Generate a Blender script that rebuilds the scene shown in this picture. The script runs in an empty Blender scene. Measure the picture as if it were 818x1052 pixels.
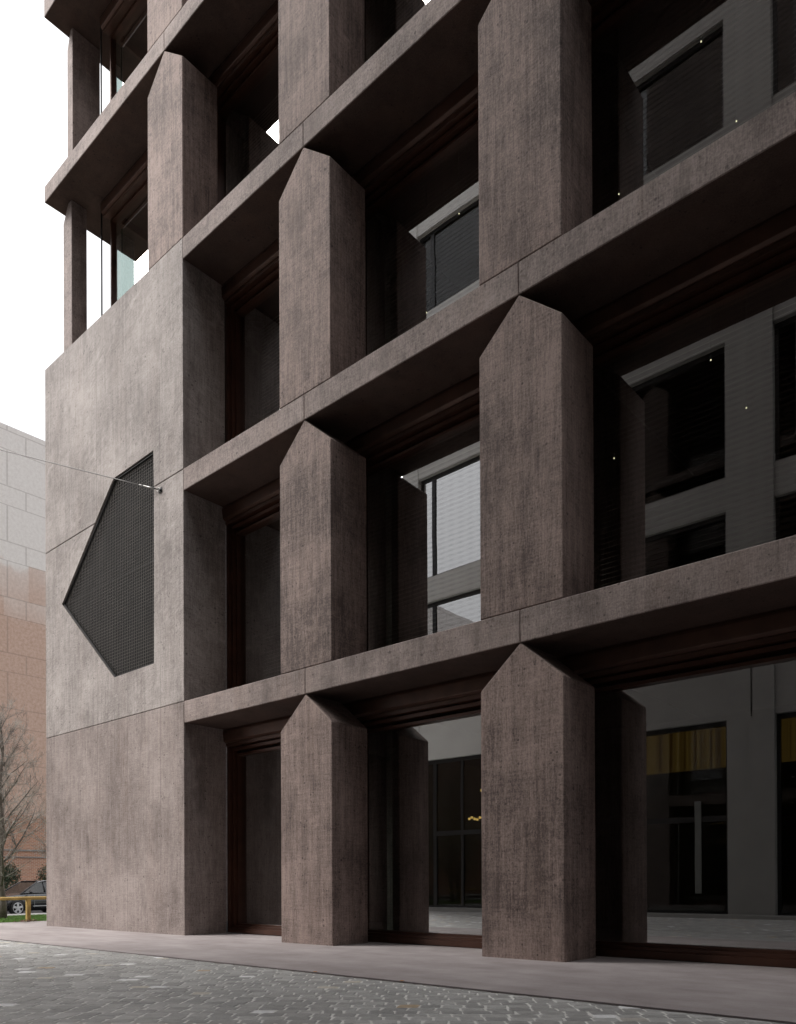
import bpy, bmesh, math, random
from mathutils import Vector, Matrix, noise
random.seed(7)
R=math.radians
C=bpy.context.scene.collection
scene=bpy.context.scene

# ------------------------------------------------------------------ dimensions (metres)
S=1.2
SB=[0]+[v*S for v in (3.7871,7.972,12.1467,16.3187,20.5302,24.70,28.87)]   # slab undersides
ST=[0]+[v*S for v in (4.1796,8.3635,12.5319,16.6844,20.92,25.09,29.26)]    # slab tops
XC=-21.118; X0=-14.553; XE=8.03
SP=4.6; PW=1.404; PD=0.92; SH=0.60
PC=[-10.673+SP*i for i in range(4)]      # pillar centres
GY=1.36                                   # glass plane
OY=-11.5                                  # face of the building across the street
def gz(x):
    if x>-24: return .0028*x
    if x>-37: return -.067+(x+24)*(.263/13)
    return -.33

# ------------------------------------------------------------------ mesh helpers
class MB:
    def __init__(s): s.bm=bmesh.new()
    def box(s,x0,x1,y0,y1,z0,z1,bev=0,mi=0):
        v=[s.bm.verts.new((x,y,z)) for x in (x0,x1) for y in (y0,y1) for z in (z0,z1)]
        fs=[]
        for q in ((0,1,3,2),(4,6,7,5),(0,4,5,1),(2,3,7,6),(0,2,6,4),(1,5,7,3)):
            f=s.bm.faces.new([v[i] for i in q]); f.material_index=mi; fs.append(f)
        if bev:
            es=list({e for f in fs for e in f.edges})
            bmesh.ops.bevel(s.bm,geom=es,offset=bev,segments=1,affect='EDGES')
        return s
    def prism(s,pts,axis,a,b,bev=0,mi=0):
        # pts: outline in the two other axes; extruded along axis from a to b
        def P(p,t):
            if axis=='y': return (p[0],t,p[1])
            if axis=='x': return (t,p[0],p[1])
            return (p[0],p[1],t)
        v0=[s.bm.verts.new(P(p,a)) for p in pts]; v1=[s.bm.verts.new(P(p,b)) for p in pts]
        fs=[s.bm.faces.new(v0),s.bm.faces.new(v1)]
        n=len(pts)
        for i in range(n): fs.append(s.bm.faces.new((v0[i],v0[(i+1)%n],v1[(i+1)%n],v1[i])))
        for f in fs: f.material_index=mi
        if bev:
            es=list({e for f in fs for e in f.edges})
            bmesh.ops.bevel(s.bm,geom=es,offset=bev,segments=1,affect='EDGES')
        return s
    def tube(s,pts,rad,n=8,mi=0,cap=True):
        if not hasattr(rad,'__len__'): rad=[rad]*len(pts)
        pts=[Vector(p) for p in pts]; rings=[]
        for i,p in enumerate(pts):
            d=(pts[min(i+1,len(pts)-1)]-pts[max(i-1,0)]).normalized()
            u=d.cross(Vector((0,0,1)) if abs(d.z)<.95 else Vector((1,0,0))).normalized(); w=d.cross(u)
            rings.append([s.bm.verts.new(p+(u*math.cos(2*math.pi*k/n)+w*math.sin(2*math.pi*k/n))*rad[i]) for k in range(n)])
        for a,b in zip(rings,rings[1:]):
            for k in range(n):
                f=s.bm.faces.new((a[k],a[(k+1)%n],b[(k+1)%n],b[k])); f.smooth=True; f.material_index=mi
        if cap:
            s.bm.faces.new(rings[0]).material_index=mi; s.bm.faces.new(rings[-1]).material_index=mi
        return s
    def sphere(s,c,r,sub=2,sc=(1,1,1)):
        bmesh.ops.create_icosphere(s.bm,subdivisions=sub,radius=1,matrix=Matrix.Translation(c)@Matrix.Diagonal((r*sc[0],r*sc[1],r*sc[2],1)))
        return s
    def build(s,name,mat,parent=None,smooth=False):
        bmesh.ops.recalc_face_normals(s.bm,faces=s.bm.faces)
        me=bpy.data.meshes.new(name); s.bm.to_mesh(me); s.bm.free()
        for m in (mat if isinstance(mat,(list,tuple)) else [mat]): me.materials.append(m)
        if smooth: me.shade_smooth()
        o=bpy.data.objects.new(name,me); C.objects.link(o)
        if parent:
            o.parent=parent; o.matrix_parent_inverse=wm(parent).inverted()
        return o
WM={}
def wm(o):
    return WM.get(o.name,Matrix.Identity(4))
def empty(name,loc,label,cat,group=None,rz=0):
    o=bpy.data.objects.new(name,None); C.objects.link(o); o.location=loc; o.rotation_euler[2]=rz
    o.empty_display_size=.3
    WM[o.name]=Matrix.Translation(loc)@Matrix.Rotation(rz,4,'Z')
    tag(o,label,cat,group); return o
def tag(o,label=None,cat=None,group=None,kind=None):
    if label:o['label']=label
    if cat:o['category']=cat
    if group:o['group']=group
    if kind:o['kind']=kind
    return o

# ------------------------------------------------------------------ materials
class N:
    def __init__(s,name):
        s.m=bpy.data.materials.new(name); s.m.use_nodes=True; s.t=s.m.node_tree
        s.b=s.t.nodes['Principled BSDF']; s.out=s.t.nodes['Material Output']
    def n(s,ty,**k):
        o=s.t.nodes.new(ty)
        for a,b in k.items():
            if a.startswith('_'): o.inputs[a[1:].replace('_',' ')].default_value=b
            else: setattr(o,a,b)
        return o
    def l(s,a,b): s.t.links.new(a,b)
    def math(s,op,a,b=None,c=None,clamp=False):
        o=s.n('ShaderNodeMath',operation=op,use_clamp=clamp)
        for i,v in enumerate((a,b,c)):
            if v is None: continue
            if isinstance(v,(int,float)): o.inputs[i].default_value=v
            else: s.l(v,o.inputs[i])
        return o.outputs[0]
    def mix(s,f,a,b,bl='MIX'):
        o=s.n('ShaderNodeMix',data_type='RGBA',blend_type=bl)
        for sk,v in ((o.inputs[0],f),(o.inputs[6],a),(o.inputs[7],b)):
            if isinstance(v,(int,float)): sk.default_value=v
            elif isinstance(v,tuple): sk.default_value=(*v,1) if len(v)==3 else v
            else: s.l(v,sk)
        return o.outputs[2]
    def coord(s,rand=False):
        tc=s.n('ShaderNodeTexCoord').outputs['Object']
        if rand:
            oi=s.n('ShaderNodeObjectInfo'); vm=s.n('ShaderNodeVectorMath',operation='SCALE'); 
            cx=s.n('ShaderNodeCombineXYZ'); 
            s.l(s.math('MULTIPLY',oi.outputs['Random'],37.),cx.inputs[0]); s.l(s.math('MULTIPLY',oi.outputs['Random'],91.),cx.inputs[1]); s.l(s.math('MULTIPLY',oi.outputs['Random'],53.),cx.inputs[2])
            va=s.n('ShaderNodeVectorMath',operation='ADD'); s.l(tc,va.inputs[0]); s.l(cx.outputs[0],va.inputs[1]); tc=va.outputs[0]
        return tc
    def map(s,v,sc=(1,1,1),rot=(0,0,0)):
        o=s.n('ShaderNodeMapping'); o.inputs['Scale'].default_value=sc; o.inputs['Rotation'].default_value=rot; s.l(v,o.inputs['Vector']); return o.outputs[0]
    def mapt(s,v,sc,rot):
        o=s.n('ShaderNodeMapping',vector_type='TEXTURE'); o.inputs['Scale'].default_value=tuple(1/k for k in sc); o.inputs['Rotation'].default_value=rot; s.l(v,o.inputs['Vector']); return o.outputs[0]
    def noise(s,v,scale=1,detail=4,rough=.55):
        o=s.n('ShaderNodeTexNoise'); o.inputs['Scale'].default_value=scale; o.inputs['Detail'].default_value=detail; o.inputs['Roughness'].default_value=rough; s.l(v,o.inputs['Vector']); return o.outputs['Fac']
    def ramp(s,f,stops):
        o=s.n('ShaderNodeValToRGB'); e=o.color_ramp.elements
        while len(e)<len(stops): e.new(.5)
        for i,(p,c) in enumerate(stops): e[i].position=p; e[i].color=(*c,1) if len(c)==3 else c
        s.l(f,o.inputs[0]); return o.outputs[0]
    def bump(s,h,st=.3,d=.01):
        o=s.n('ShaderNodeBump'); o.inputs['Strength'].default_value=st; o.inputs['Distance'].default_value=d; s.l(h,o.inputs['Height']); s.l(o.outputs[0],s.b.inputs['Normal']); return o
def simple(name,col,rough=.6,metal=0,var=.15,nscale=6,bump=.1,spec=None,coat=0):
    m=N(name); v=m.coord(True); n=m.noise(v,nscale,5)
    dark=tuple(c*(1-var) for c in col); light=tuple(min(1,c*(1+var)) for c in col)
    m.l(m.ramp(n,[(.3,dark),(.7,light)]),m.b.inputs['Base Color'])
    m.b.inputs['Roughness'].default_value=rough; m.b.inputs['Metallic'].default_value=metal
    if coat: m.b.inputs['Coat Weight'].default_value=coat
    if bump: m.bump(m.noise(v,nscale*6,3),bump,.004)
    return m.m
def concrete(name,dark,light,streak=1.,brush=.5,joints=0,rand=True,warm=(.30,.19,.14),warmf=.35):
    m=N(name); v=m.coord(rand)
    s1=m.noise(m.map(v,(12,12,.62)),1,5,.62)
    s2=m.noise(m.map(v,(52,52,1.7)),1,4,.65)
    s6=m.noise(m.map(v,(3.5,3.5,34)),1,4,.6)
    s7=m.noise(m.map(v,(70,70,9)),1,2,.5)
    s3=m.noise(m.map(v,(1,1,1),(0,0,0)),.55,4,.6)      # big clouds
    s4=m.noise(m.mapt(v,(2.0,2.6,19),(R(-22),R(-27),0)),1,5,.65)  # oblique brush strokes
    s5=m.noise(v,3.1,6,.7)
    mask=m.noise(v,.9,3)
    fine=m.noise(v,38,5,.7)
    a=m.math('MULTIPLY_ADD',s1,.48*streak,m.math('MULTIPLY',s2,.42*streak))
    a=m.math('ADD',a,m.math('MULTIPLY',s3,.75))
    a=m.math('ADD',a,m.math('MULTIPLY',m.math('SUBTRACT',s6,.5),.34))
    a=m.math('ADD',a,m.math('MULTIPLY',m.math('SUBTRACT',s7,.5),.42))
    br=m.math('MULTIPLY',m.math('SUBTRACT',s4,.5),m.math('MULTIPLY',m.math('SUBTRACT',mask,.42,clamp=True),3.0*brush))
    a=m.math('ADD',a,br)
    a=m.math('ADD',a,m.math('MULTIPLY',m.math('SUBTRACT',s5,.5),.34))
    a=m.math('ADD',a,m.math('MULTIPLY',m.math('SUBTRACT',fine,.5),.85))
    ctr=.5*(.90*streak+.75)
    a=m.math('ADD',m.math('SUBTRACT',a,ctr),.5)
    col=m.ramp(a,[(.28,dark),(.5,tuple((d+l)/2 for d,l in zip(dark,light))),(.72,light)])
    wm_=m.math('MULTIPLY',m.math('SUBTRACT',m.noise(m.map(v,(1.3,1.3,.5)),1.1,5,.65),.5,clamp=True),5.*warmf,clamp=True)
    col=m.mix(m.math('MULTIPLY',wm_,.55),col,warm)
    # pale lime bloom and dark damp patches, each with its own outline
    pn=m.noise(m.map(v,(1.3,1.3,1.9)),1.1,7,.72)
    col=m.mix(m.math('MULTIPLY',m.math('SUBTRACT',pn,.60,clamp=True),5.,clamp=True),col,tuple(min(1,c*1.25) for c in light))
    pd=m.noise(m.map(v,(2.1,2.1,.8)),.8,6,.68)
    col=m.mix(m.math('MULTIPLY',m.math('SUBTRACT',pd,.55,clamp=True),4.,clamp=True),col,tuple(c*.8 for c in dark))
    # air holes
    vo=m.n('ShaderNodeTexVoronoi'); vo.inputs['Scale'].default_value=8.5; m.l(v,vo.inputs['Vector'])
    sz=m.noise(v,3,2)
    hole=m.math('LESS_THAN',vo.outputs['Distance'],m.math('MULTIPLY',m.math('SUBTRACT',sz,.34,clamp=True),.62))
    col=m.mix(m.math('MULTIPLY',hole,.6),col,tuple(c*.35 for c in dark))
    if joints:
        sep=m.n('ShaderNodeSeparateXYZ'); m.l(m.n('ShaderNodeTexCoord').outputs['Object'],sep.inputs[0])
        fr=m.math('FRACT',m.math('DIVIDE',m.math('ADD',sep.outputs[0],21.118+.05),joints))
        ln=m.math('LESS_THAN',fr,.013/joints)
        col=m.mix(m.math('MULTIPLY',ln,.55),col,tuple(c*.45 for c in dark))
        # formwork tie marks, two rows per lift
        fx=m.math('FRACT',m.math('DIVIDE',m.math('ADD',sep.outputs[0],20.5),1.15)); fz=m.math('FRACT',m.math('DIVIDE',m.math('ADD',sep.outputs[2],-.5),1.66))
        dd=m.math('ADD',m.math('POWER',m.math('MULTIPLY',m.math('SUBTRACT',fx,.5),1.15),2),m.math('POWER',m.math('MULTIPLY',m.math('SUBTRACT',fz,.5),1.66),2))
        tie=m.math('LESS_THAN',dd,.0013)
        col=m.mix(m.math('MULTIPLY',tie,.35),col,tuple(c*.6 for c in dark))
    m.l(col,m.b.inputs['Base Color']); m.b.inputs['Roughness'].default_value=.82
    m.b.inputs['Specular IOR Level'].default_value=.35
    h=m.math('SUBTRACT',m.math('ADD',m.math('ADD',m.math('MULTIPLY',s2,.6),fine),m.math('MULTIPLY',s4,.6)),m.math('MULTIPLY',hole,2.5))
    m.bump(h,.55,.006)
    return m.m
def glass(name,ior=1.6,tint=(.62,.68,.66),gl=1.,add=0.,lines=0):
    m=N(name); t=m.t; t.nodes.remove(m.b)
    tr=m.n('ShaderNodeBsdfTransparent'); tr.inputs[0].default_value=(*tint,1)
    g=m.n('ShaderNodeBsdfGlossy'); g.inputs['Roughness'].default_value=0.0; g.inputs['Color'].default_value=(gl,gl,gl,1)
    fr=m.n('ShaderNodeFresnel'); fr.inputs['IOR'].default_value=ior
    # faint roller-wave in the float glass
    v=m.coord(True); bn=m.n('ShaderNodeBump'); bn.inputs['Strength'].default_value=.045; bn.inputs['Distance'].default_value=.02
    m.l(m.noise(m.map(v,(.5,.5,.9)),1,1),bn.inputs['Height']); m.l(bn.outputs[0],g.inputs['Normal'])
    mx=m.n('ShaderNodeMixShader'); geo=m.n('ShaderNodeNewGeometry'); m.l(m.math('MULTIPLY',m.math('ADD',fr.outputs[0],add,clamp=True),m.math('SUBTRACT',1.,geo.outputs['Backfacing'])),mx.inputs[0]); m.l(tr.outputs[0],mx.inputs[1]); m.l(g.outputs[0],mx.inputs[2]); last=mx.outputs[0]
    if lines:      # fine woven wire laid in the pane: broken horizontal lines, about 9 cm apart
        oc=m.coord(); sep=m.n('ShaderNodeSeparateXYZ'); m.l(oc,sep.inputs[0])
        wv=m.noise(m.map(oc,(3.2,1,.6)),1,2); zz=m.math('ADD',sep.outputs[2],m.math('MULTIPLY',wv,.05))
        sn=m.math('SINE',m.math('MULTIPLY',zz,2*math.pi/.088)); cr_=m.math('SINE',m.math('MULTIPLY',sep.outputs[0],2*math.pi/.21))
        f=m.math('MULTIPLY',m.math('MULTIPLY_ADD',sn,.5,.5),m.math('MULTIPLY_ADD',cr_,.18,.82))
        df=m.n('ShaderNodeBsdfDiffuse'); df.inputs[0].default_value=(.055,.036,.028,1)
        m2=m.n('ShaderNodeMixShader'); m.l(m.math('MULTIPLY',m.math('POWER',f,1.6),lines),m2.inputs[0]); m.l(last,m2.inputs[1]); m.l(df.outputs[0],m2.inputs[2]); last=m2.outputs[0]
    m.l(last,m.out.inputs[0])
    return m.m
def emis(name,col,st):
    m=N(name); m.b.inputs['Base Color'].default_value=(*col,1); m.b.inputs['Emission Color'].default_value=(*col,1); m.b.inputs['Emission Strength'].default_value=st
    return m.m

M={}
M['conc']=concrete('pillar_concrete',(.090,.066,.059),(.325,.245,.218),1.15,.4,warm=(.28,.20,.165))
M['slab']=concrete('slab_edge_concrete',(.120,.094,.086),(.345,.282,.260),.6,.4,warmf=.2)
M['soffit']=concrete('soffit_concrete_shaded',(.040,.024,.019),(.085,.054,.044),.3,.2,warmf=.4,warm=(.08,.036,.022))  # reddish undersides, with the shade beneath the slabs put into the colour
M['panel']=concrete('panel_concrete_lit',(.160,.137,.128),(.395,.354,.335),.85,.9,1.42,False,warmf=.10)  # upper panels: lighter, greyer copy, skylight from the left put into the colour
M['panel_low']=concrete('panel_concrete_base',(.130,.102,.093),(.335,.282,.262),.9,.3,1.42,False,warmf=.15)
M['bronze']=simple('bronze_frame',(.070,.029,.018),.36,.35,.2,3,.05)
M['bronze_light']=simple('bronze_roller_box',(.080,.040,.028),.38,.35,.2,3,.05)
M['glass']=glass('facade_glass',1.6,(.88,.94,.92),.97,.36)
M['glass_up']=glass('facade_glass_wired',1.6,(.88,.94,.92),.97,.36,lines=.17)
M['oglass']=glass('opposite_coated_glass',1.6,(.35,.38,.38),1.,.72)
M['oglass2']=glass('opposite_plain_glass',1.5,(.45,.48,.48),1.,.0)
M['sglass']=glass('corner_glass',1.5,(.93,.97,.96),1.)
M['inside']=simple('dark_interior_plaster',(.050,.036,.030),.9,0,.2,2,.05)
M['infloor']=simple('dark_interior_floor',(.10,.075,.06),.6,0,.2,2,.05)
M['slat']=simple('blind_slats',(.16,.12,.10),.6,0,.2,2,0)
M['black']=simple('black_metal',(.018,.017,.017),.45,.4,.2,5,0)
M['grille']=simple('grille_metal',(.075,.066,.060),.75,.0,.25,1.2,0)
M['steel']=simple('galvanised_steel',(.28,.27,.26),.4,.8,.2,8,0)
def mk_plinth():
    m=N('forecourt_concrete'); v=m.coord()
    a=m.noise(m.map(v,(.5,1.4,1)),1,6,.62); f=m.noise(v,45,4,.7); b=m.noise(v,2.2,5,.65)
    x=m.math('ADD',m.math('MULTIPLY',a,.55),m.math('ADD',m.math('MULTIPLY',f,.18),m.math('MULTIPLY',b,.3)))
    m.l(m.ramp(x,[(.38,(.235,.202,.198)),(.52,(.315,.278,.274)),(.64,(.385,.345,.34))]),m.b.inputs['Base Color']); m.b.inputs['Roughness'].default_value=.75
    m.bump(f,.3,.004); return m.m
M['plinth']=mk_plinth()
def mk_stone():
    m=N('cobble_stone'); v=m.coord()
    at=m.n('ShaderNodeAttribute'); at.attribute_name='tone'
    c=m.ramp(at.outputs['Fac'],[(0,(.32,.316,.308)),(.45,(.41,.405,.392)),(.86,(.50,.495,.48)),(.90,(.50,.38,.25)),(.935,(.58,.54,.46)),(.965,(.85,.85,.85))])
    cr=[n for n in m.t.nodes if n.type=='VALTORGB'][-1]; cr.color_ramp.interpolation='CONSTANT' if False else 'LINEAR'
    f=m.noise(v,60,4,.7); g=m.noise(v,9,4,.6)
    c=m.mix(1.,c,m.ramp(m.math('ADD',m.math('MULTIPLY',f,.5),m.math('MULTIPLY',g,.5)),[(.3,(.70,.70,.70)),(.7,(1.2,1.2,1.2))]),'MULTIPLY')
    m.l(c,m.b.inputs['Base Color']); m.b.inputs['Roughness'].default_value=.5
    m.bump(m.math('ADD',f,m.math('MULTIPLY',g,2)),.8,.008); return m.m
M['stone']=mk_stone()
M['mortar']=simple('light_joint_sand',(.72,.71,.68),.95,0,.12,12,.2)
M['asphalt']=simple('asphalt',(.055,.055,.057),.9,0,.15,3,.3)
M['kerb']=simple('pale_kerb_stone',(.50,.49,.47),.85,0,.1,4,.1)
M['soil']=simple('lawn_soil',(.05,.09,.025),.95,0,.3,4,.3)
M['grassm']=simple('grass_blade',(.13,.25,.045),.7,0,.35,1.5,0)
M['opp']=simple('pale_grey_render',(.29,.29,.28),.85,0,.06,1.2,.05)
M['oppin']=simple('opposite_room',(.055,.05,.045),.9,0,.1,2,0)
M['oppframe']=simple('anthracite_frame',(.022,.022,.024),.4,.3,.1,3,0)

# ------------------------------------------------------------------ THE CONCRETE BUILDING
bld=empty('concrete_building',((XC+XE)/2,0,0),'brown pigmented concrete building with gabled pillars between deep floor slabs, filling the picture','building')
# wall panels (left end)
HP=[(-15.727,10.88),(-17.50,10.85),(-20.18,8.44),(-17.50,6.03),(-15.727,6.04)]
g=.006
t_=( (ST[2]-8.44)/(10.85-8.44) ); xi=-20.18+t_*(20.18-17.50)
MB().prism([(XC,-.35),(X0,-.35),(X0,ST[1]-g),(XC,ST[1]-g)],'y',0,1.1,.012).build('wall_panel',M['panel_low'],bld)
zb=ST[2]-g
MB().prism([(XC,ST[1]+g),(X0,ST[1]+g),(X0,zb),(HP[0][0],zb),HP[4],HP[3],HP[2],(xi-.006,zb),(XC,zb)],'y',0.002,1.1,.010).build('wall_panel',M['panel'],bld)
zb=ST[2]+g
MB().prism([(XC,zb),(xi+.006,zb),HP[1],HP[0],(HP[0][0],zb),(X0,zb),(X0,ST[3]),(XC,ST[3])],'y',0,1.1,.010).build('wall_panel',M['panel'],bld)
for z in (ST[1],ST[2]):                          # recessed backing inside the seams
    MB().box(XC+.03,X0-.03 if z==ST[1] else -20.3,.03,.5,z-.0055,z+.0055).build('seam_filler',M['black'],bld)
MB().box(XC+.001,XC+.4,1.103,11.997,-.35,ST[3]-.001).build('end_wall',M['panel'],bld)
MB().box(XE+.01,42,0,12,-.4,44).build('sky_blocker_wing',M['slab'],bld)  # unseen mass added to keep sky light off the pillar sides
# vent
vent=MB()
for a,b in zip(HP,HP[1:]+HP[:1]):
    A=Vector((a[0],0,a[1]));B=Vector((b[0],0,b[1])); d=(B-A).normalized(); nrm=Vector((-d.z,0,d.x))
    cen=Vector((-17.4,0,8.44)); 
    if (cen-(A+B)/2).dot(nrm)<0: nrm=-nrm
    q=[(p.x,p.z) for p in (A+nrm*.004,B+nrm*.004,B+nrm*.05,A+nrm*.05)]
    vent.prism(q,'y',.035,.10)
vent=vent.build('vent',M['black'],bld)
def span_at_x(x):
    # vertical extent of the pentagon at x
    if x<-17.5:
        k=(x+20.18)/(20.18-17.5); return 8.44-2.41*k,8.44+2.41*k
    return 6.035,10.86
gr=MB()
x=-20.10
while x<-15.76:
    a,b=span_at_x(x); a+=.05;b-=.05
    if b-a>.1: gr.box(x-.0055,x+.0055,.062,.070,a,b)
    x+=.078
z=6.10
while z<10.83:
    k=1-abs(z-8.44)/2.41; xl=-17.5-2.68*max(0,k)+.05
    w=.008
    gr.box(xl,-15.76,.080,.094,z-w/2,z+w/2); z+=.075
gr.build('grille',M['grille'],vent)
sg=MB(); sg.box(-20.12,-15.76,.074,.079,8.432,8.446); sg.build('centre_rail',M['black'],vent)
M['duct']=simple('matt_black_duct',(.010,.009,.009),1.0,0,.2,3,0)
inner=[(-15.731,10.872),(-17.495,10.842),(-20.170,8.44),(-17.495,6.038),(-15.731,6.046)]
MB().prism(inner,'y',.16,.19).build('duct_back',M['duct'],vent)
# slabs
edges=[PC[0]-SP]+PC+[XE]
for i in range(1,7):
    xl=X0 if i<=2 else XC
    cuts=[xl]+[c for c in PC]+[XE]
    if i>=4: cuts=[xl,-15.245]+PC+[XE]
    if i==3: cuts=[X0]+PC+[XE]
    m=MB()
    for a,b in zip(cuts,cuts[1:]):
        m.box(a+(.0019 if a!=cuts[0] else (.002 if i<=2 else 0)),b-.0019,0.0,12,SB[i],ST[i],.012)
    for c in cuts[1:-1]: m.box(c-.0018,c+.0018,.004,11.9,SB[i]+.003,ST[i]-.003)
    if i==3: m.box(XC+.41,X0-.001,1.11,11.99,SB[3],ST[3]-.002)
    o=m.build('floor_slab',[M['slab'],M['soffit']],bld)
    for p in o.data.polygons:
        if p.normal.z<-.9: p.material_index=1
MB().box(-15.6,XE,.25,12,SB[6]+.55,44.0,.02).build('sky_blocker_storeys',M['slab'],bld)  # unseen mass, made tall to block sky from the windows opposite
# pillars: one mesh, linked copies
def pillar_mesh(name,zbot,ztop):
    w=PW/2
    m=MB().prism([(-w,zbot),(w,zbot),(w,ztop-SH),(0,ztop-.0015),(-w,ztop-SH)],'y',.003,PD,.017)
    return m
for i in range(0,6):
    zb=-.25 if i==0 else ST[i]+.002
    zt=SB[i+1]
    first=None
    cs=list(PC)
    if i>=3: cs=[-15.245]+cs
    for c in cs:
        if first is None:
            first=pillar_mesh('pillar',0 if i else -.25,zt-ST[i] if i else zt).build('pillar',M['conc'],bld); o=first
        else:
            o=first.copy(); C.objects.link(o); o.parent=bld; o.matrix_parent_inverse=wm(bld).inverted()
        o.location=(c,0,(ST[i]+.002) if i else 0)
        if i: o.scale=(1,1,(zt-ST[i]-.002)/(zt-ST[i]))
# corner columns
def corner(x0,x1,y0,y1,i,sh):
    z0,z1=ST[i]+.002,SB[i+1]-.002; xm=x0+(x1-x0)*.62
    MB().prism([(x0,z0),(x1,z0),(x1,z1-.01),(xm,z1),(x0,z1-sh)],'y',y0,y1,.012).build('corner_column',M['slab'],bld)
corner(-20.93,-20.45,.43,.86,3,.42); corner(-21.07,-20.76,.62,1.42,4,.45); corner(-20.93,-20.45,.43,.86,5,.42)
# side columns on the far part of the end elevation
for i in (3,4,5):
    for y in (6.2,10.6): MB().box(XC+.03,XC+.5,y,y+1.2,ST[i]+.002,SB[i+1]-.002,.012).build('corner_column',M['slab'],bld)
# windows
def window(x0,x1,i,blind=True,slim=False):
    zb=(gz(x0)+.015 if i==0 else ST[i]+.003); zt=SB[i+1]-.003
    y0=1.12
    f=MB()
    J=.075
    zh=zt-.30                                    # under the roller box
    # three nested frame steps
    for k,(inset,yy,w,top) in enumerate(((0,y0,.075,0),(.078,y0+.07,.065,.02),(.146,y0+.15,.05,.075))):
        a,b=x0+inset,x1-inset; tt=zh-.003-top-(0 if k==0 else inset)
        bt=zb+(0 if k==0 else inset*.9)
        d=.25-.03*k
        if slim:
            if k<2: continue
            a,b=x0,x1; bt=zb; tt=zh-.003; w=.06; yy=y0+.17; d=.10
        f.box(a,a+w,yy,yy+d,bt,tt); f.box(b-w,b,yy,yy+d,bt,tt)
        f.box(a+w+.001,b-w-.001,yy,yy+d,tt-w,tt); 
        f.box(a+w+.001,b-w-.001,yy,yy+d,bt,bt+w*(1.3 if i==0 else 1))
    fr=f.build('window',M['bronze'],bld)
    bx=MB(); bx.prism([(y0-.10,zt),(y0-.12,zt-.06),(y0-.10,zh+.04),(y0-.05,zh),(y0+.40,zh),(y0+.40,zt)],'x',x0+.002,x1-.002,.006); 
    bx.box(x0+.004,x1-.004,y0-.03,y0+.03,zh-(.03 if slim else .075),zh-.006)
    bx.build('roller_box',M['bronze_light'],fr)
    ins=.146+.05 if not slim else .06
    gb=zb+.146*.9+.05*(1.3 if i==0 else 1)-.01; gt=zh-.003-.075-.146-.05+.01
    if slim: gb=zb+.05; gt=zh-.055
    MB().box(x0+ins-.01,x1-ins+.01,GY,GY+.022,gb,gt).build('pane',M['glass'] if (i==0 or x0<-14.5) else M['glass_up'],fr)
    if blind and i>0:
        b=MB(); z=gb+.05
        hb=gt-.05
        while z<hb:
            b.prism([(1.90,z),(1.955,z+.030),(1.957,z+.0325),(1.902,z+.0025)],'x',x0+.3,x1-.3); z+=.082
        b.build('blind',M['slat'],fr)
    return fr
for i in range(0,6):
    xs=[X0]+PC+[XE-.2]
    if i>=3: xs=[-19.98,-15.245]+PC+[XE-.2]
    for a,b in zip(xs,xs[1:]): 
        f=window(a+.003,b-.003,i, blind=not(i>=3 and a<-16),slim=(i>=3 and a<-16))
    if i>=3: # glazed return of the corner room, guide rail and bracket
        zb,zt=ST[i]+.003,SB[i+1]-.003
        f=MB(); x=-19.98
        for y in (1.40,6.83): f.box(x,x+.06,y,y+.06,zb,zt)
        f.box(x,x+.06,1.462,6.828,zb,zb+.07); f.box(x,x+.06,1.462,6.828,zt-.22,zt)
        fr=f.build('side_window',M['bronze'],bld)
        MB().box(x+.03,x+.05,1.475,6.9,zb+.075,zt-.305).build('pane',M['sglass'],fr)
        r=MB().tube([(-20.02,1.06,zb),(-20.02,1.06,zt)],.022,8)
        r.box(-20.12,-19.90,.98,1.30,zb+.90,zb+.93)
        r.build('blind_guide_rail',M['black'],bld)
# rooms
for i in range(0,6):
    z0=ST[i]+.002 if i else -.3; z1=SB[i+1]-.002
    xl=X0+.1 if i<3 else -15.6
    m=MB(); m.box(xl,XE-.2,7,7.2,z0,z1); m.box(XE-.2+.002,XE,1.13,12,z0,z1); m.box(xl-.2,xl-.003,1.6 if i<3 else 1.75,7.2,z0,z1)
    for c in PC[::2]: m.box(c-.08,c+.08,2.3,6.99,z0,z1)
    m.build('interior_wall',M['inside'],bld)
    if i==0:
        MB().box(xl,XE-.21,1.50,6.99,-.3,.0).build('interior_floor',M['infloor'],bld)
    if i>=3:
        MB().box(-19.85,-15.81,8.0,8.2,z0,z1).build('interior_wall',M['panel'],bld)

# pendant lamps seen through the glazing: (x,y,z) found by sight line at depth 1.74
def tolamp(px,py,Y=1.74):
    return sight(px,py,Y)
YAW,PITCH,ROLL,F,SY,CH,CD=0.7206,0.0029,-0.004,801.75,376.96,0.9288*1.2,9.6
def cam_axes():
    c,s=math.cos(YAW),math.sin(YAW)
    fw=Vector((-s,c,0)); rt=Vector((c,s,0)); up=Vector((0,0,1))
    fw2=fw*math.cos(PITCH)+up*math.sin(PITCH); up2=up*math.cos(PITCH)-fw*math.sin(PITCH)
    r2=rt*math.cos(ROLL)+up2*math.sin(ROLL); u2=up2*math.cos(ROLL)-rt*math.sin(ROLL)
    return r2,u2,fw2
CAM=Vector((0,-CD,CH))
def lamp(p,zc,label):
    e=empty('pendant_lamp',p,label,'lamp','small lit pendant lamps inside the building')
    MB().sphere(p,.010,2,(1,1,1.3)).build('bulb',M['bulb'],e,True)
    MB().tube([(p[0],p[1],p[2]+.03),(p[0],p[1],zc)],.004,6).tube([(p[0],p[1],p[2]+.022),(p[0],p[1],p[2]+.06)],.012,8).build('cord',M['black'],e)
M['bulb']=emis('warm_bulb',(1,.85,.55),.8)
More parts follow.
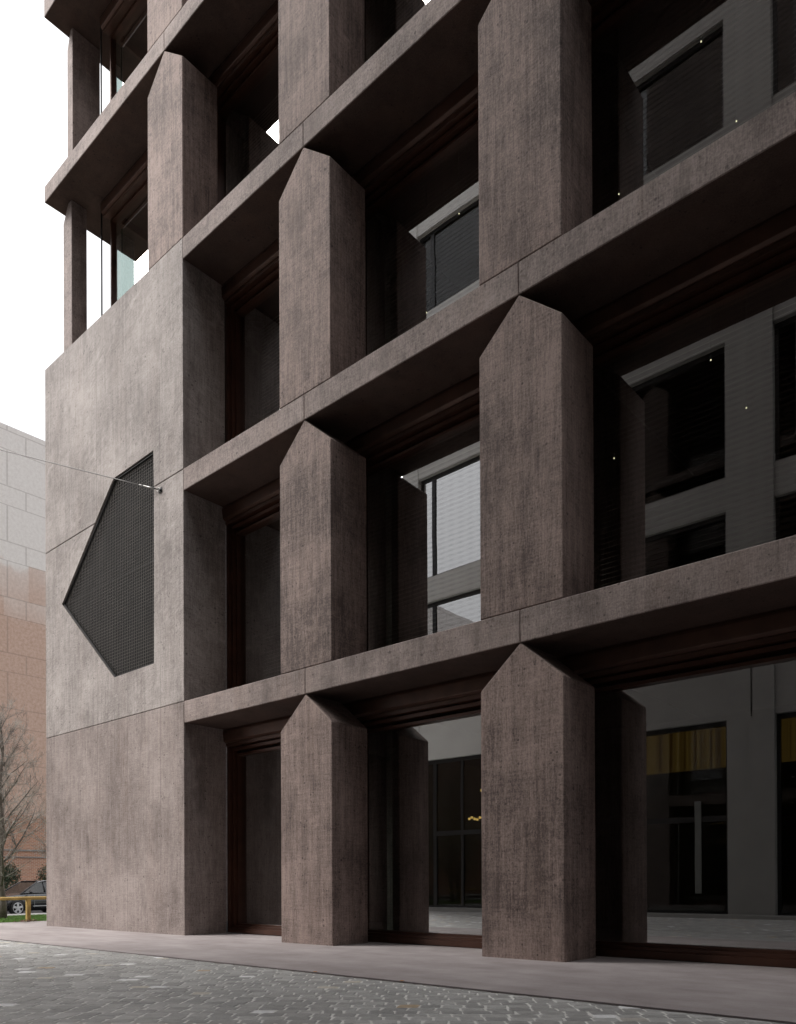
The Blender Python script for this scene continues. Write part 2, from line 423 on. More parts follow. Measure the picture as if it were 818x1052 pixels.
for (x,z,i,l) in ((-4.078,13.199,3,'tiny lit lamp behind second-floor glass, highest of those near the right edge'),
    (-3.596,11.735,3,'tiny lit lamp just above the second-floor slab edge, nearest the right picture edge'),
    (-5.35,11.74,3,'tiny lit lamp low behind second-floor glass just right of the wide right pillar'),
    (-3.964,8.549,2,'tiny lit lamp behind right first-floor glass against the dark reflected window'),
    (-3.483,7.669,2,'tiny lit lamp behind first-floor glass on the right, before the reflected grey pier'),
    (-5.45,7.679,2,'faint tiny lamp behind first-floor glass beside the right pillar'),
    (-8.425,13.185,3,'tiny lit lamp behind the middle second-floor glass, under the bright reflected strip'),
    (-9.188,11.763,3,'tiny lit lamp low behind middle second-floor glass near the slab edge')):
    lamp((x,1.74,z),SB[i]-.002,l)

# ------------------------------------------------------------------ building across the street (seen as a reflection)
opp=empty('grey_building',(-8,OY-6,0),'pale grey rendered building across the street, mirrored in the large panes','building')
HEAD=[5.87,12.08,17.10,22.15,26.75,31.9]; SILL=[0.05,7.35,13.06,18.15,23.55,28.1]
RX=[-7.92+6.6*k for k in range(-1,5)]       # right edges of the windows
WW=5.28; OX0=-20.6; OX1=42.0; TOP=34.2  # right end carried on unseen to cut sky light along the street
M['opp_lit']=simple('lit_grey_render',(.80,.80,.78),.85,0,.05,1.2,.05)  # same render, paler copy: brighter light at the left end put into the colour
for k in range(0,len(RX)+1):
    a=OX0 if k==0 else RX[k-1]; b=OX1 if k==len(RX) else RX[k]-WW
    if b>a: MB().box(a,b,OY-.6,OY,-.5,TOP).build('pier',M['opp_lit' if b<-13.9 else 'opp'],opp)
for r in RX:
    m=MB(); a,b=r-WW,r
    zs=[(-.5,SILL[0])]+[(HEAD[j],SILL[j+1]) for j in range(5)]+[(HEAD[5],TOP)]
    for z0,z1 in zs: m.box(a+.002,b-.002,OY-.58,OY-.05,z0,z1)
    m.build('spandrel',M['opp_lit' if b<-13.9 else 'opp'],opp)
MB().box(OX0,OX1,OY-14,OY-.602,TOP-.5,TOP-.003).build('roof',M['opp'],opp)
m=MB(); m.box(OX0,OX0+.5,OY-14,OY-.602,-.5,TOP-.51); m.box(OX0+.51,OX1,OY-14,OY-13.6,-.5,TOP-.51); m.box(OX1-.5,OX1,OY-13.59,OY-.602,-.5,TOP-.51); m.build('side_wall',M['opp'],opp)
m=MB(); 
for j in range(6): m.box(OX0+.52,OX1-.52,OY-7,OY-.603,HEAD[j]+.3,HEAD[j]+.6)
m.box(OX0+.52,OX1-.52,OY-7.3,OY-7.01,-.5,TOP-.52)
m.build('interior_wall',M['oppin'],opp)
for r in RX:
    for j in range(6):
        a,b=r-WW,r; z0,z1=SILL[j],HEAD[j]
        f=MB(); y1=OY-.22; y0=OY-.34
        f.box(a+.003,a+.10,y0,y1,z0,z1-.003); f.box(b-.10,b-.003,y0,y1,z0,z1-.003)
        f.box(a+.101,b-.101,y0,y1,z1-.14,z1-.003); f.box(a+.101,b-.101,y0,y1,z0,z0+.10)
        f.box(a+.55,a+.72,y0+.004,y1-.004,z0+.101,z1-.141)
        if j==0:
            f.box(a+.721,b-.101,y0+.004,y1-.004,2.88,3.05)
            f.box(a+1.9,a+2.02,y0+.008,y1-.008,z0+.102,2.87)
            f.box(a+1.9,a+2.02,y0+.008,y1-.008,3.06,z1-.142)
        fr=f.build('window',M['oppframe'],opp)
        MB().box(a+.09,b-.09,OY-.29,OY-.27,z0+.09,z1-.13).build('pane',M['oglass' if j in (1,2) and r<-14 else 'oglass2'],fr)
# lit ground floor of that building: amber cove over dark curtains, a row of small warm bulbs
def mk_curtain():
    m=N('amber_lit_curtain'); v=m.coord()
    n=m.noise(m.map(v,(9,.1,.05)),1,3)
    m.l(m.ramp(n,[(.35,(.25,.10,.01)),(.65,(.95,.55,.12))]),m.b.inputs['Emission Color']); m.b.inputs['Base Color'].default_value=(.3,.15,.05,1); m.b.inputs['Emission Strength'].default_value=.10; return m.m
M['curtain']=mk_curtain(); M['kerb2']=simple('upright_bar_grey',(.16,.17,.165),.5,.2,.05,4,0)
MB().box(-14,6,OY-2.2,OY-2.1,4.75,6.15).build('lit_curtain',M['curtain'],opp)
m=MB()
for k in range(18):
    m.sphere((-18.5+.13*k,OY-1.6,3.60+.05*math.sin(k*1.7)),.055,2)
m.box(-18.6,-14.9,OY-2.6,OY-2.5,4.78,4.86)
m.build('lamp_row',M['bulb2'] if 'bulb2' in M else emis('gold_bulb',(1,.62,.18),1.6),opp,True)
MB().box(-8.95,-8.75,OY-.20,OY-.16,.70,3.52,.01).build('upright_bar',M['kerb2'],opp)  # grey upright bar before the ground-floor pane
MB().box(-7.235,-7.205,OY+.004,OY+.012,5.87,7.35).build('expansion_joint',M['black'],opp)
MB().box(OX0,OX1,OY+.003,OY+.16,-.2,.09,.01).build('base_course',M['opp'],opp)

# ------------------------------------------------------------------ ground
def strip(name,mat,xs,ys,zf,kind='structure'):
    bm=bmesh.new(); g_=[[bm.verts.new((x,y,zf(x,y))) for y in ys] for x in xs]
    for i in range(len(xs)-1):
        for j in range(len(ys)-1): bm.faces.new((g_[i][j],g_[i+1][j],g_[i+1][j+1],g_[i][j+1]))
    bmesh.ops.recalc_face_normals(bm,faces=bm.faces)
    me=bpy.data.meshes.new(name); bm.to_mesh(me); bm.free(); me.materials.append(mat)
    o=bpy.data.objects.new(name,me); C.objects.link(o); o['kind']=kind
    if me.polygons[0].normal.z<0: me.flip_normals()
    return o
def rng(a,b,n): return [a+(b-a)*i/n for i in range(n+1)]
strip('ground',M['asphalt'],[-900,-300,-100,-60,-37,-24,40,300,900],[-900,-300,-60,-12,12,60,300,900],lambda x,y:gz(min(x,30))-.10 if x>-60 else -.6)
# forecourt slab with a real edge
PY=-2.945
m=MB(); 
pl=[(-24.05,PY),(12,PY),(12,1.10),(X0,1.10),(X0,.9),(XC,.9),(XC,5.2),(-24.05,5.2)]
bm=bmesh.new()
top=[bm.verts.new((x,y,gz(x))) for x,y in pl]; bot=[bm.verts.new((x,y,gz(x)-.16)) for x,y in pl]
bm.faces.new(top); 
for i in range(len(pl)): bm.faces.new((top[i],top[(i+1)%len(pl)],bot[(i+1)%len(pl)],bot[i]))
bmesh.ops.recalc_face_normals(bm,faces=bm.faces)
me=bpy.data.meshes.new('forecourt'); bm.to_mesh(me); bm.free(); me.materials.append(M['plinth'])
o=bpy.data.objects.new('forecourt',me); C.objects.link(o); o['kind']='structure'
o=MB().box(-24.05,12,PY-.045,PY-.004,-.115,-.055).build('drain_slot',M['black']); o['kind']='structure'
# joint bed
strip('joint_sand',M['mortar'],rng(-27,12,20),[OY,PY-.046],lambda x,y:gz(x)-.0168)
# cobbles, laid square to the street line at an angle to the facade
bm=bmesh.new(); tone=bm.faces.layers.float.new('tone')
u=Vector((math.cos(YAW-.06),math.sin(YAW-.06),0)); w=Vector((-u.y,u.x,0))
rr=random.Random(3)
def inside(p): return -25.5<p.x<3.0 and OY+.17<p.y<PY-.06
row=-22.
W0=-26.; 
while W0<26:
    rh=rr.uniform(.152,.166)
    uu=-30+rr.uniform(0,.2); ph=rr.uniform(0,6)
    while uu<20:
        L=rr.choice((.19,.20,.21,.22,.24))*rr.uniform(.96,1.04)
        cpos=u*(uu+L/2)+w*(W0+rh/2)
        near=(Vector((cpos.x,cpos.y,0))-Vector((CAM.x,CAM.y,0))).length
        if inside(cpos+Vector((0,-.0,0))) or (-25.5<cpos.x<3 and PY-.06<=cpos.y<PY+.05):
            g1=.007; sk=rr.uniform(-.007,.007)
            wob=.004*math.sin(uu*1.1+ph)+.002*math.sin(uu*2.7)
            hx=L/2-g1*rr.uniform(.9,1.9); hy=rh/2-g1*rr.uniform(1.0,1.6)
            cs=[]
            ch=.013
            for (sx,sy) in ((-1,-1),(1,-1),(1,1),(-1,1)):
                cx=sx*hx+sk*sy+rr.uniform(-.006,.006); cy=sy*hy+rr.uniform(-.005,.005)
                # chamfered corner -> 2 points
                if sx*sy>0: cs+= [(cx-sx*0,cy-sy*ch),(cx-sx*ch,cy)]
                else: cs+= [(cx-sx*ch,cy),(cx,cy-sy*ch)]
            tl=(rr.uniform(-.008,.008),rr.uniform(-.008,.008)); dz=rr.uniform(-.0015,.0015)
            def PT(a,b,z,sc=1):
                p=cpos+u*(a*sc)+w*(b*sc+wob)
                if p.y>PY-.05: p.y=PY-.05
                return (p.x,p.y,gz(p.x)-.012+z+dz+tl[0]*a+tl[1]*b)
            t_v=[bm.verts.new(PT(a,b,0.0012,.88)) for a,b in cs]
            m_v=[bm.verts.new(PT(a,b,-.0035,1)) for a,b in cs]
            b_v=[bm.verts.new(PT(a,b,-.03,1.01)) for a,b in cs]
            tn=rr.random()**1.0
            big=noise.noise(Vector((cpos.x*.35,cpos.y*.35,0)))
            tn=min(1,max(0,tn*.86+big*.12)) if rr.random()<.968 else rr.choice((.90,.935,.935,.97,1,1))
            fs=[bm.faces.new(t_v)]
            n=len(cs)
            for k in range(n):
                fs.append(bm.faces.new((m_v[k],m_v[(k+1)%n],t_v[(k+1)%n],t_v[k])))
                fs.append(bm.faces.new((b_v[k],b_v[(k+1)%n],m_v[(k+1)%n],m_v[k])))
            for f in fs: f[tone]=tn; f.smooth=False
        uu+=L
    W0+=rh
bmesh.ops.recalc_face_normals(bm,faces=bm.faces)
me=bpy.data.meshes.new('cobblestones'); bm.to_mesh(me); bm.free(); me.materials.append(M['stone'])
o=bpy.data.objects.new('cobblestones',me); C.objects.link(o); o['kind']='structure'

# lawn, kerb, road on the left
strip('lawn',M['soil'],rng(-33.2,-24.06,12),[-12,-4,4,14,30],lambda x,y:gz(x)+.0)
o=MB().box(-35.0,-33.21,-20,40,gz(-33.5)-.4,gz(-33.5)+.012,.01).build('kerb',M['kerb']); o['kind']='structure'
strip('road',M['asphalt'],[-42.5,-37,-35.01],[-60,60],lambda x,y:gz(x)-.06)
strip('pavement',M['kerb'],[-48.02,-42.5],[-60,60],lambda x,y:gz(x)+.05)
bm=bmesh.new(); rr=random.Random(5)
for k in range(26000):
    x=-24.1-9.05*rr.random()**1.3; y=rr.uniform(-1.5,8)
    if y<-0.6+(-24-x)*.28-1.2 or y>1.2+(-24-x)*.55+2: continue
    z=gz(x); h=rr.uniform(.03,.075); a=rr.uniform(0,6.28); b=rr.uniform(-.03,.03)
    dx,dy=math.cos(a)*.006,math.sin(a)*.006
    v=[bm.verts.new(p) for p in ((x-dx,y-dy,z),(x+dx,y+dy,z),(x+b,y+rr.uniform(-.03,.03),z+h))]; bm.faces.new(v)
me=bpy.data.meshes.new('grass'); bm.to_mesh(me); bm.free(); me.materials.append(M['grassm'])
o=bpy.data.objects.new('grass',me); C.objects.link(o); tag(o,'short green grass of the lawn beyond the forecourt','grass',kind='stuff')

# ------------------------------------------------------------------ stone-clad building far left
def mk_clad():
    m=N('stone_cladding'); v=m.coord(); sep=m.n('ShaderNodeSeparateXYZ'); m.l(v,sep.inputs[0])
    y,z=sep.outputs[1],sep.outputs[2]
    top=28.35
    per=3.31   # one tall course (2.2) and one low course (1.1)
    d=m.math('SUBTRACT',top-1.42,z); t=m.math('MODULO',m.math('ADD',d,per*10),per)
    l1=m.math('LESS_THAN',m.math('ABSOLUTE',m.math('SUBTRACT',t,.02)),.035); l2=m.math('LESS_THAN',m.math('ABSOLUTE',m.math('SUBTRACT',t,2.2)),.035)
    row=m.math('FLOOR',m.math('DIVIDE',d,per)); lowc=m.math('GREATER_THAN',t,2.2)
    yo=m.math('ADD',y,m.math('MULTIPLY',lowc,1.45)); 
    fy=m.math('MODULO',m.math('ADD',yo,100-9.55+.35+.0),2.55)
    l3=m.math('LESS_THAN',m.math('ABSOLUTE',m.math('SUBTRACT',fy,1.3)),.045)
    ln=m.math('MAXIMUM',l3,m.math('MAXIMUM',l1,l2))
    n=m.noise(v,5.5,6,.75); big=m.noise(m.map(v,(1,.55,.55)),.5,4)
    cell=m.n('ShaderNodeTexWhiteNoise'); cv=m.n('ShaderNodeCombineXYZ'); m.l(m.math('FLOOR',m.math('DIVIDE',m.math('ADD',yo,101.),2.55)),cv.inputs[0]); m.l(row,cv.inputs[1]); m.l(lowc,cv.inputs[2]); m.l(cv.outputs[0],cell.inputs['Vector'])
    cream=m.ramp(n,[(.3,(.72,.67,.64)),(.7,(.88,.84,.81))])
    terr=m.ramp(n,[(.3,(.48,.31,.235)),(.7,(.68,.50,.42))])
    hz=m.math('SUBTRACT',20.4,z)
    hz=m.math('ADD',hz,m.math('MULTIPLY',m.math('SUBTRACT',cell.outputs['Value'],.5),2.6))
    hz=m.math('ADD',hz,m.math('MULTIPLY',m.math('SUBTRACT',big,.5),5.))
    f=m.ramp(m.math('DIVIDE',hz,4.,clamp=True),[(0,(0,0,0)),(.12,(.45,.45,.45)),(.6,(.8,.8,.8)),(1,(1,1,1))])  # cream top stands for the sky glow, put into the stone colour
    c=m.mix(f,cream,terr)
    # fine brickwork low down
    bk=m.n('ShaderNodeTexBrick'); bk.inputs['Scale'].default_value=1; bk.inputs['Brick Width'].default_value=.25; bk.inputs['Row Height'].default_value=.085; bk.inputs['Mortar Size'].default_value=.010
    cy=m.n('ShaderNodeCombineXYZ'); m.l(y,cy.inputs[0]); m.l(z,cy.inputs[1]); m.l(cy.outputs[0],bk.inputs['Vector'])
    bk.inputs['Color1'].default_value=(.46,.22,.13,1); bk.inputs['Color2'].default_value=(.34,.16,.10,1); bk.inputs['Mortar'].default_value=(.50,.42,.36,1)
    c=m.mix(m.math('MULTIPLY',ln,.30),c,(.20,.15,.13))
    c=m.mix(m.math('LESS_THAN',z,5.2),c,bk.outputs['Color'])
    m.l(c,m.b.inputs['Base Color']); m.b.inputs['Roughness'].default_value=.85; m.bump(n,.4,.01); return m.m
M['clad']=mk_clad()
sb=empty('stone_building',(-54,8,-.5),'tall stone-clad building in the left background, terracotta paling to a glow-washed cream top','building')
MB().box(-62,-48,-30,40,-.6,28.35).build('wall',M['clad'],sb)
MB().box(-61.8,-48.2,-29.8,39.8,28.352,28.47).build('roof',M['opp'],sb)
for y in (4.2,):
    f=MB().box(-48.0,-47.93,y-3.2,y+8.5,3.02,3.10).box(-48,-47.93,y-3.2,y+8.5,2.62,2.68).build('ledge',M['steel'],sb)

M['cablem']=simple('dull_steel_wire',(.16,.15,.145),.6,.3,.1,8,0)
# ------------------------------------------------------------------ cable across the street
ca=empty('steel_cable',(-15.47,0,9.87),'thin steel span cable anchored to the left wall panel beside the vent','cable')
A=Vector((-15.46,-.045,9.872)); B=Vector((-47.92,-6.69,24.48))
pts=[A.lerp(B,t/24)+Vector((0,0,-.3*(t/24)*(1-t/24))) for t in range(25)]
MB().tube(pts,.012,6).build('wire',M['cablem'],ca)
d=(pts[1]-pts[0]).normalized()
a=MB(); a.tube([A+d*.12,A+d*.50],.019,8); a.tube([A+d*.52,A+d*.66],.012,8)
ring=[A+Vector((math.cos(t)*.055,0,math.sin(t)*.04)) for t in [k*math.pi/6 for k in range(13)]]
a.tube(ring,.011,6,cap=False)
a.build('turnbuckle',M['steel'],ca)
MB().tube([(-15.44,.0,9.865),(-15.44,-.06,9.865)],.018,10).box(-15.50,-15.38,-.012,-.001,9.81,9.92,.003).build('anchor',M['black'],ca)

# ------------------------------------------------------------------ knee-rail fence
M['wood']=simple('ochre_timber',(.46,.31,.10),.7,0,.25,4,.2)
fe=empty('wooden_fence',(-24.3,.9,gz(-24.3)),'low ochre wooden knee rail fence along the edge of the lawn','fence')
for y in (-3.15,-1.12,.89,2.95,5.0):
    z=gz(-24.3)-.1
    MB().prism([(-24.36+0,y-.06),(-24.24,y-.06),(-24.24,y+.06),(-24.36,y+.06)],'z',z,.60,.012).build('post',M['wood'],fe)
MB().tube([(-24.30,-4.2,.625),(-24.30,6.0,.645)],.050,12).build('rail',M['wood'],fe)

# ------------------------------------------------------------------ parked car (front points to -Y)
def car():
    L=4.65; Wd=1.85
    pos=(-37.34,6.71,gz(-37.35)-.05)
    e=empty('parked_car',pos,'black estate car with silver five-spoke wheels parked beyond the lawn, mostly hidden by the wall','car',rz=R(12))
    paint=N('black_car_paint'); paint.b.inputs['Base Color'].default_value=(.012,.012,.016,1); paint.b.inputs['Roughness'].default_value=.22; paint.b.inputs['Coat Weight'].default_value=1; paint=paint.m
    M['cglass']=glass('car_glass',1.5,(.25,.28,.28),1,.05)
    tyre=simple('tyre_rubber',(.02,.02,.02),.85,0,.1,5,0); alloy=simple('alloy_rim',(.62,.62,.64),.3,.7,.05,5,0)
    T=wm(e)
    def fin(mb,name,mat,par=e,smooth=False):
        bmesh.ops.transform(mb.bm,matrix=T,verts=mb.bm.verts); return mb.build(name,mat,par,smooth)
    # lower body: section rings along Y (front = -y)
    prof=[(-2.32,.42,.62,.62),(-2.24,.28,.74,.78),(-2.0,.22,.86,.87),(-1.5,.22,.93,.91),(-1.05,.22,.985,.925),(-.6,.22,1.0,.925),(.6,.22,1.02,.925),(1.5,.24,1.04,.91),(2.1,.28,1.02,.87),(2.3,.42,.9,.78)]
    b=MB(); rings=[]
    for y,zb,zt,hw in prof:
        pts=[]
        for (fx,fz) in ((-.80,0),(-.96,.12),(-1,.45),(-.985,.72),(-.93,.93),(-.80,1.0),(-.4,1.03),(0,1.04),(.4,1.03),(.80,1.0),(.93,.93),(.985,.72),(1,.45),(.96,.12),(.80,0)):
            pts.append(b.bm.verts.new((fx*hw,y,zb+(zt-zb)*fz)))
        rings.append(pts)
    for p,q in zip(rings,rings[1:]):
        for k in range(len(p)):
            f=b.bm.faces.new((p[k],p[(k+1)%len(p)],q[(k+1)%len(p)],q[k])); f.smooth=True
    b.bm.faces.new(rings[0]); b.bm.faces.new(rings[-1])
    body=fin(b,'body',paint)
    g=MB(); rings=[]
    for y,z,hw in ((-1.12,.98,.74),(-.25,1.50,.60),(.1,1.555,.60),(1.2,1.54,.60),(1.9,1.42,.60),(2.2,1.0,.74)):
        rings.append([g.bm.verts.new((sx*w_,y,zz)) for sx,w_,zz in ((-1,hw+.10*(z>1.1)*1.2,min(z,1.0) if z<1.1 else 1.0),(-1,hw,z),(1,hw,z),(1,hw+.12*(z>1.1),min(z,1.0) if z<1.1 else 1.0))])
    for p,q in zip(rings,rings[1:]):
        for k in range(3): g.bm.faces.new((p[k],p[k+1],q[k+1],q[k]))
    fin(g,'windows',M['cglass'])
    r=MB(); r.box(-.56,.56,-.22,1.80,1.535,1.585,.02)
    for s in (-1,1):
        r.tube([(s*.79,-1.15,.97),(s*.615,-.24,1.50),(s*.61,.1,1.56),(s*.61,1.2,1.545),(s*.61,1.9,1.43),(s*.78,2.22,1.0)],.035,8)
        r.tube([(s*.73,.15,1.0),(s*.61,.12,1.55)],.04,8); r.tube([(s*.73,1.05,1.0),(s*.61,1.0,1.54)],.04,8)
        r.tube([(s*.80,-1.1,1.0),(s*.80,2.2,1.02)],.03,8)
    fin(r,'roof_frame',paint)
    tr=MB()
    for s in (-1,1): tr.tube([(s*.69,-.25,1.50),(s*.67,.1,1.585),(s*.67,1.85,1.47)],.014,6)
    fin(tr,'roof_rail',alloy)
    for s in (-1,1):
        mm=MB().sphere((s*1.02,-.80,1.07),.10,2,(1.1,.6,.7)); fin(mm,'mirror',paint,smooth=True)
        h=MB().sphere((s*.70,-2.13,.70),.16,2,(1,.6,.55)); fin(h,'headlight',alloy,smooth=True)
        dl=MB(); dl.box(s*.927-.012,s*.927+.012,-.62,1.6,.40,.43); dl.box(s*.93-.012,s*.93+.012,-.55,-.545,.35,.95); dl.box(s*.925-.015,s*.925+.015,-.05,.17,.82,.85); fin(dl,'door_trim',alloy)
    for s in (-1,1):
        for y in (-1.42,1.42):
            c=Vector((s*.86,y,.345))
            t=MB(); 
            prof_=[(.20,-.11),(.30,-.125),(.338,-.09),(.345,0),(.338,.09),(.30,.125),(.20,.11)]
            n=28; rg=[]
            for k in range(n):
                a_=2*math.pi*k/n; rg.append([t.bm.verts.new(c+Vector((o_*1,math.cos(a_)*r_,math.sin(a_)*r_))) for r_,o_ in prof_])
            for k in range(n):
                for j in range(len(prof_)-1):
                    f=t.bm.faces.new((rg[k][j],rg[(k+1)%n][j],rg[(k+1)%n][j+1],rg[k][j+1])); f.smooth=True
            for k in range(n): t.bm.faces.new((rg[k][0],rg[k][-1],rg[(k+1)%n][-1],rg[(k+1)%n][0]))
            t.tube([c-Vector((.1,0,0)),c+Vector((.06*1,0,0))],.235,24)
            wh=fin(t,'wheel',tyre)
            q=MB(); xo=c.x+s*.115
            ringp=[(xo,c.y+math.cos(k*math.pi/14)*.235,c.z+math.sin(k*math.pi/14)*.235) for k in range(29)]
            q.tube(ringp,.020,6,cap=False)
            for k in range(5):
                a_=math.pi/2+k*2*math.pi/5
                d1=Vector((0,math.cos(a_),math.sin(a_))); d2=Vector((0,-math.sin(a_),math.cos(a_))); o_=Vector((xo,c.y,c.z))
                vs=[]
                for xx in (-.018,.012):
                    for (rr_,w_) in ((.05,.045),(.235,.055)):
                        for sg in (-1,1): vs.append(q.bm.verts.new(o_+Vector((xx*s,0,0))+d1*rr_+d2*sg*w_))
                for qd in ((0,1,3,2),(4,5,7,6),(0,1,5,4),(2,3,7,6),(0,2,6,4),(1,3,7,5)): q.bm.faces.new([vs[i] for i in qd])
            q.tube([(xo-.02*s,c.y,c.z),(xo+.02*s,c.y,c.z)],.065,12)
            fin(q,'rim',alloy,wh)
            a2=MB().tube([c+Vector((s*.055,math.cos(t_),math.sin(t_)))*1 if False else Vector((s*.915,y+math.cos(t_)*.395,.345+math.sin(t_)*.395)) for t_ in [k*math.pi/12 for k in range(13)]],.022,6)
            fin(a2,'wheel_arch',tyre)
car()

# ------------------------------------------------------------------ bare tree
M['bark']=simple('grey_bark',(.17,.145,.125),.9,0,.4,9,.4)
M['twig']=simple('pale_lit_bark',(.36,.33,.30),.9,0,.8,3,.2)  # light catching the twigs is put into a paler bark colour
def bare_tree(base,H,seed,label):
    e=empty('bare_tree',base,label,'tree')
    rr=random.Random(seed); t=MB(); tw=MB(); base=Vector(base)
    tp=[base+Vector((.05*math.sin(k*.9),.06*math.sin(k*1.3+1),H*k/12)) for k in range(13)]
    tr=[.115*(1-k/12.5)**.75+.012 for k in range(13)]; tr[0]=.16
    t.tube(tp,tr,10); t.build('trunk',M['bark'],e)
    def br(p,d,L,r,lvl):
        n=6; pts=[p]; q=p.copy(); dd=d.copy()
        for k in range(n):
            dd=(dd+Vector((rr.gauss(0,.13),rr.gauss(0,.13),rr.gauss(.05,.10)))).normalized(); q=q+dd*L/n; pts.append(q.copy())
        tw.tube(pts,[r*(1-.8*k/n) for k in range(n+1)],6 if r>.012 else 4,mi=0 if r>.02 and lvl==0 else 1)
        if lvl<3:
            for k in range(1,n+1):
                for _ in range(2 if lvl<2 else 1):
                    if rr.random()<.72:
                        dv=(pts[k]-pts[k-1]).normalized(); sdv=Vector((rr.gauss(0,1),rr.gauss(0,1),rr.gauss(.15,.6))).normalized()
                        nd=(dv*.75+sdv*.75).normalized(); br(pts[k],nd,L*rr.uniform(.34,.55),max(.004,r*.5*(1-.5*k/n)),lvl+1)
    nb=22
    for k in range(nb):
        f=.16+.8*k/nb; i=f*12; i0=int(i); p=tp[i0].lerp(tp[min(12,i0+1)],i-i0)
        a=k*2.4+rr.uniform(-.4,.4); el=.55+.35*f
        d=Vector((math.cos(a)*math.cos(el),math.sin(a)*math.cos(el),math.sin(el)))
        br(p,d,(1-f)*2.6+.7,.045*(1-f)+.014,0)
    tw.build('crown',[M['bark'],M['twig']],e)
bare_tree((-28.9,1.93,gz(-28.9)-.05),7.3,11,'leafless young tree with pale lit twigs on the lawn at the left edge')
bare_tree((-31.6,6.2,gz(-31.6)-.05),5.2,4,'smaller leafless tree behind, half hidden by the concrete wall')

# shrubs
M['leaf']=simple('dark_evergreen_leaf',(.035,.055,.025),.55,0,.45,1.5,0)
def shrub(c,r,h,seed,label):
    e=empty('evergreen_shrub',c,label,'shrub','evergreen shrubs by the far building')
    rr=random.Random(seed); c=Vector(c)
    MB().tube([c,c+Vector((.05,0,h*.5)),c+Vector((0,.05,h*.8))],[.06,.04,.015],6).build('stem',M['bark'],e)
    lf=MB(); lobes=[(Vector((rr.uniform(-.45,.45)*r,rr.uniform(-.45,.45)*r,h*rr.uniform(.25,.8))),rr.uniform(.35,.6)*r) for _ in range(9)]
    for k in range(5200):
        lc,lr=rr.choice(lobes); v=Vector((rr.gauss(0,1),rr.gauss(0,1),rr.gauss(0,1))).normalized()*lr*rr.uniform(.45,1.08); p=c+lc+v
        a=Vector((rr.gauss(0,1),rr.gauss(0,1),rr.gauss(0,1))).normalized(); b=a.cross(Vector((rr.gauss(0,1),rr.gauss(0,1),rr.gauss(0,1)))).normalized()
        s_=rr.uniform(.035,.075)
        lf.bm.faces.new([lf.bm.verts.new(q) for q in (p-a*s_,p+b*s_*.45,p+a*s_,p-b*s_*.45)])
    me=lf.build('foliage',M['leaf'],e)
shrub((-44.0,7.75,-.45),1.5,3.3,2,'tall dark evergreen shrub against the brick base at the left picture edge')
shrub((-44.0,10.9,-.45),1.3,2.6,8,'dark evergreen shrub behind the car roof, beside the concrete wall edge')

# fallen leaves
M['dleaf']=simple('brown_leaf',(.10,.035,.02),.7,0,.3,8,0); M['oleaf']=simple('orange_leaf',(.55,.22,.05),.7,0,.2,8,0)
m=MB(); rr=random.Random(9)
for k in range(60):
    x=-23.7+rr.gauss(0,.12); y=.62+rr.gauss(0,.16); z=gz(x)+.01+abs(rr.gauss(0,.03)); a=rr.uniform(0,6.3); s_=rr.uniform(.03,.055)
    v=[(x+math.cos(a)*s_,y+math.sin(a)*s_,z+rr.uniform(-.005,.03)),(x-math.sin(a)*s_*.6,y+math.cos(a)*s_*.6,z+.015),(x-math.cos(a)*s_,y-math.sin(a)*s_,z+rr.uniform(0,.03)),(x+math.sin(a)*s_*.6,y-math.cos(a)*s_*.6,z)]
    m.bm.faces.new([m.bm.verts.new(p) for p in v])
o=m.build('dry_leaves',M['dleaf']); tag(o,'small heap of dry brown leaves on the forecourt by the wall corner','leaves',kind='stuff')
for k,(x,l) in enumerate(((-7.22,'orange fallen leaf on the forecourt edge, left one of two'),(-5.78,'orange fallen leaf on the forecourt edge, right one of two'))):
    y=PY-.01; z=gz(x)+.006
    m=MB(); m.prism([(x-.028,y-.005),(x-.01,y-.022),(x+.02,y-.015),(x+.03,y+.004),(x+.008,y+.022),(x-.018,y+.015)],'z',z,z+.003)
    o=m.build('fallen_leaf',M['oleaf']); tag(o,l,'leaf','fallen leaves on the joint')

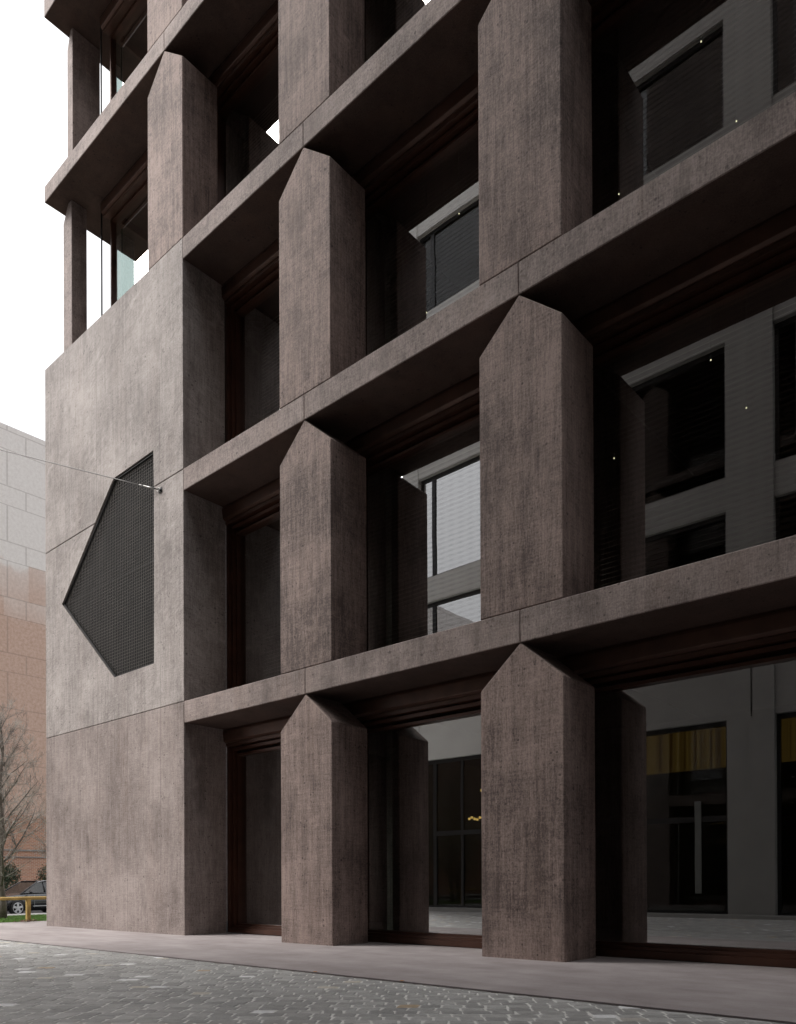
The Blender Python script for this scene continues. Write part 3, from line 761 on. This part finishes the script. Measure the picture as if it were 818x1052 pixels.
# ------------------------------------------------------------------ sky, sun, camera
wd=bpy.data.worlds.new('World'); scene.world=wd; wd.use_nodes=True; nt=wd.node_tree; bg=nt.nodes['Background']
SUN_EL=R(42); SUN_AZ_VEC=Vector((-.70,-.70,0)).normalized()
sky=nt.nodes.new('ShaderNodeTexSky'); sky.sky_type='NISHITA'; sky.sun_disc=False; sky.sun_elevation=SUN_EL
sky.sun_rotation=math.atan2(SUN_AZ_VEC.x,SUN_AZ_VEC.y); sky.dust_density=4; sky.air_density=1.0
hs=nt.nodes.new('ShaderNodeHueSaturation'); hs.inputs['Saturation'].default_value=.12; hs.inputs['Value'].default_value=1.0
nt.links.new(sky.outputs[0],hs.inputs['Color'])
mxn=nt.nodes.new('ShaderNodeMix'); mxn.data_type='RGBA'; mxn.inputs[0].default_value=.55; mxn.inputs[7].default_value=(6.5,6.5,6.6,1)
nt.links.new(hs.outputs[0],mxn.inputs[6]); # overcast sky: about three times brighter overhead than at the horizon
tcw=nt.nodes.new('ShaderNodeTexCoord'); sx_=nt.nodes.new('ShaderNodeSeparateXYZ'); nt.links.new(tcw.outputs['Generated'],sx_.inputs[0])
ma=nt.nodes.new('ShaderNodeMath'); ma.operation='MULTIPLY_ADD'; ma.inputs[1].default_value=.95; ma.inputs[2].default_value=.50; ma.use_clamp=False; nt.links.new(sx_.outputs[2],ma.inputs[0])
mb_=nt.nodes.new('ShaderNodeMath'); mb_.operation='MAXIMUM'; mb_.inputs[1].default_value=.12; nt.links.new(ma.outputs[0],mb_.inputs[0])
vm=nt.nodes.new('ShaderNodeVectorMath'); vm.operation='SCALE'; nt.links.new(mxn.outputs[2],vm.inputs[0]); nt.links.new(mb_.outputs[0],vm.inputs['Scale']); nt.links.new(vm.outputs[0],bg.inputs['Color']); bg.inputs['Strength'].default_value=.10
sl=bpy.data.lights.new('sun','SUN'); sl.energy=1.5; sl.angle=R(32); sl.color=(1,.97,.93)
so=bpy.data.objects.new('sun',sl); C.objects.link(so)
dv=Vector((SUN_AZ_VEC.x*math.cos(SUN_EL),SUN_AZ_VEC.y*math.cos(SUN_EL),math.sin(SUN_EL)))
so.rotation_euler=dv.to_track_quat('Z','Y').to_euler()
cd=bpy.data.cameras.new('camera'); co=bpy.data.objects.new('camera',cd); C.objects.link(co)
r2,u2,f2=cam_axes()
mat=Matrix(((r2.x,u2.x,-f2.x,CAM.x),(r2.y,u2.y,-f2.y,CAM.y),(r2.z,u2.z,-f2.z,CAM.z),(0,0,0,1)))
co.matrix_world=mat
cd.sensor_fit='HORIZONTAL'; cd.sensor_width=36; cd.lens=F/818*36; cd.shift_y=SY/818; cd.clip_start=.05; cd.clip_end=3000
scene.camera=co
vs=scene.view_settings; vs.view_transform='Standard'; vs.look='None'; vs.gamma=1; vs.use_curve_mapping=False; vs.exposure=1.38
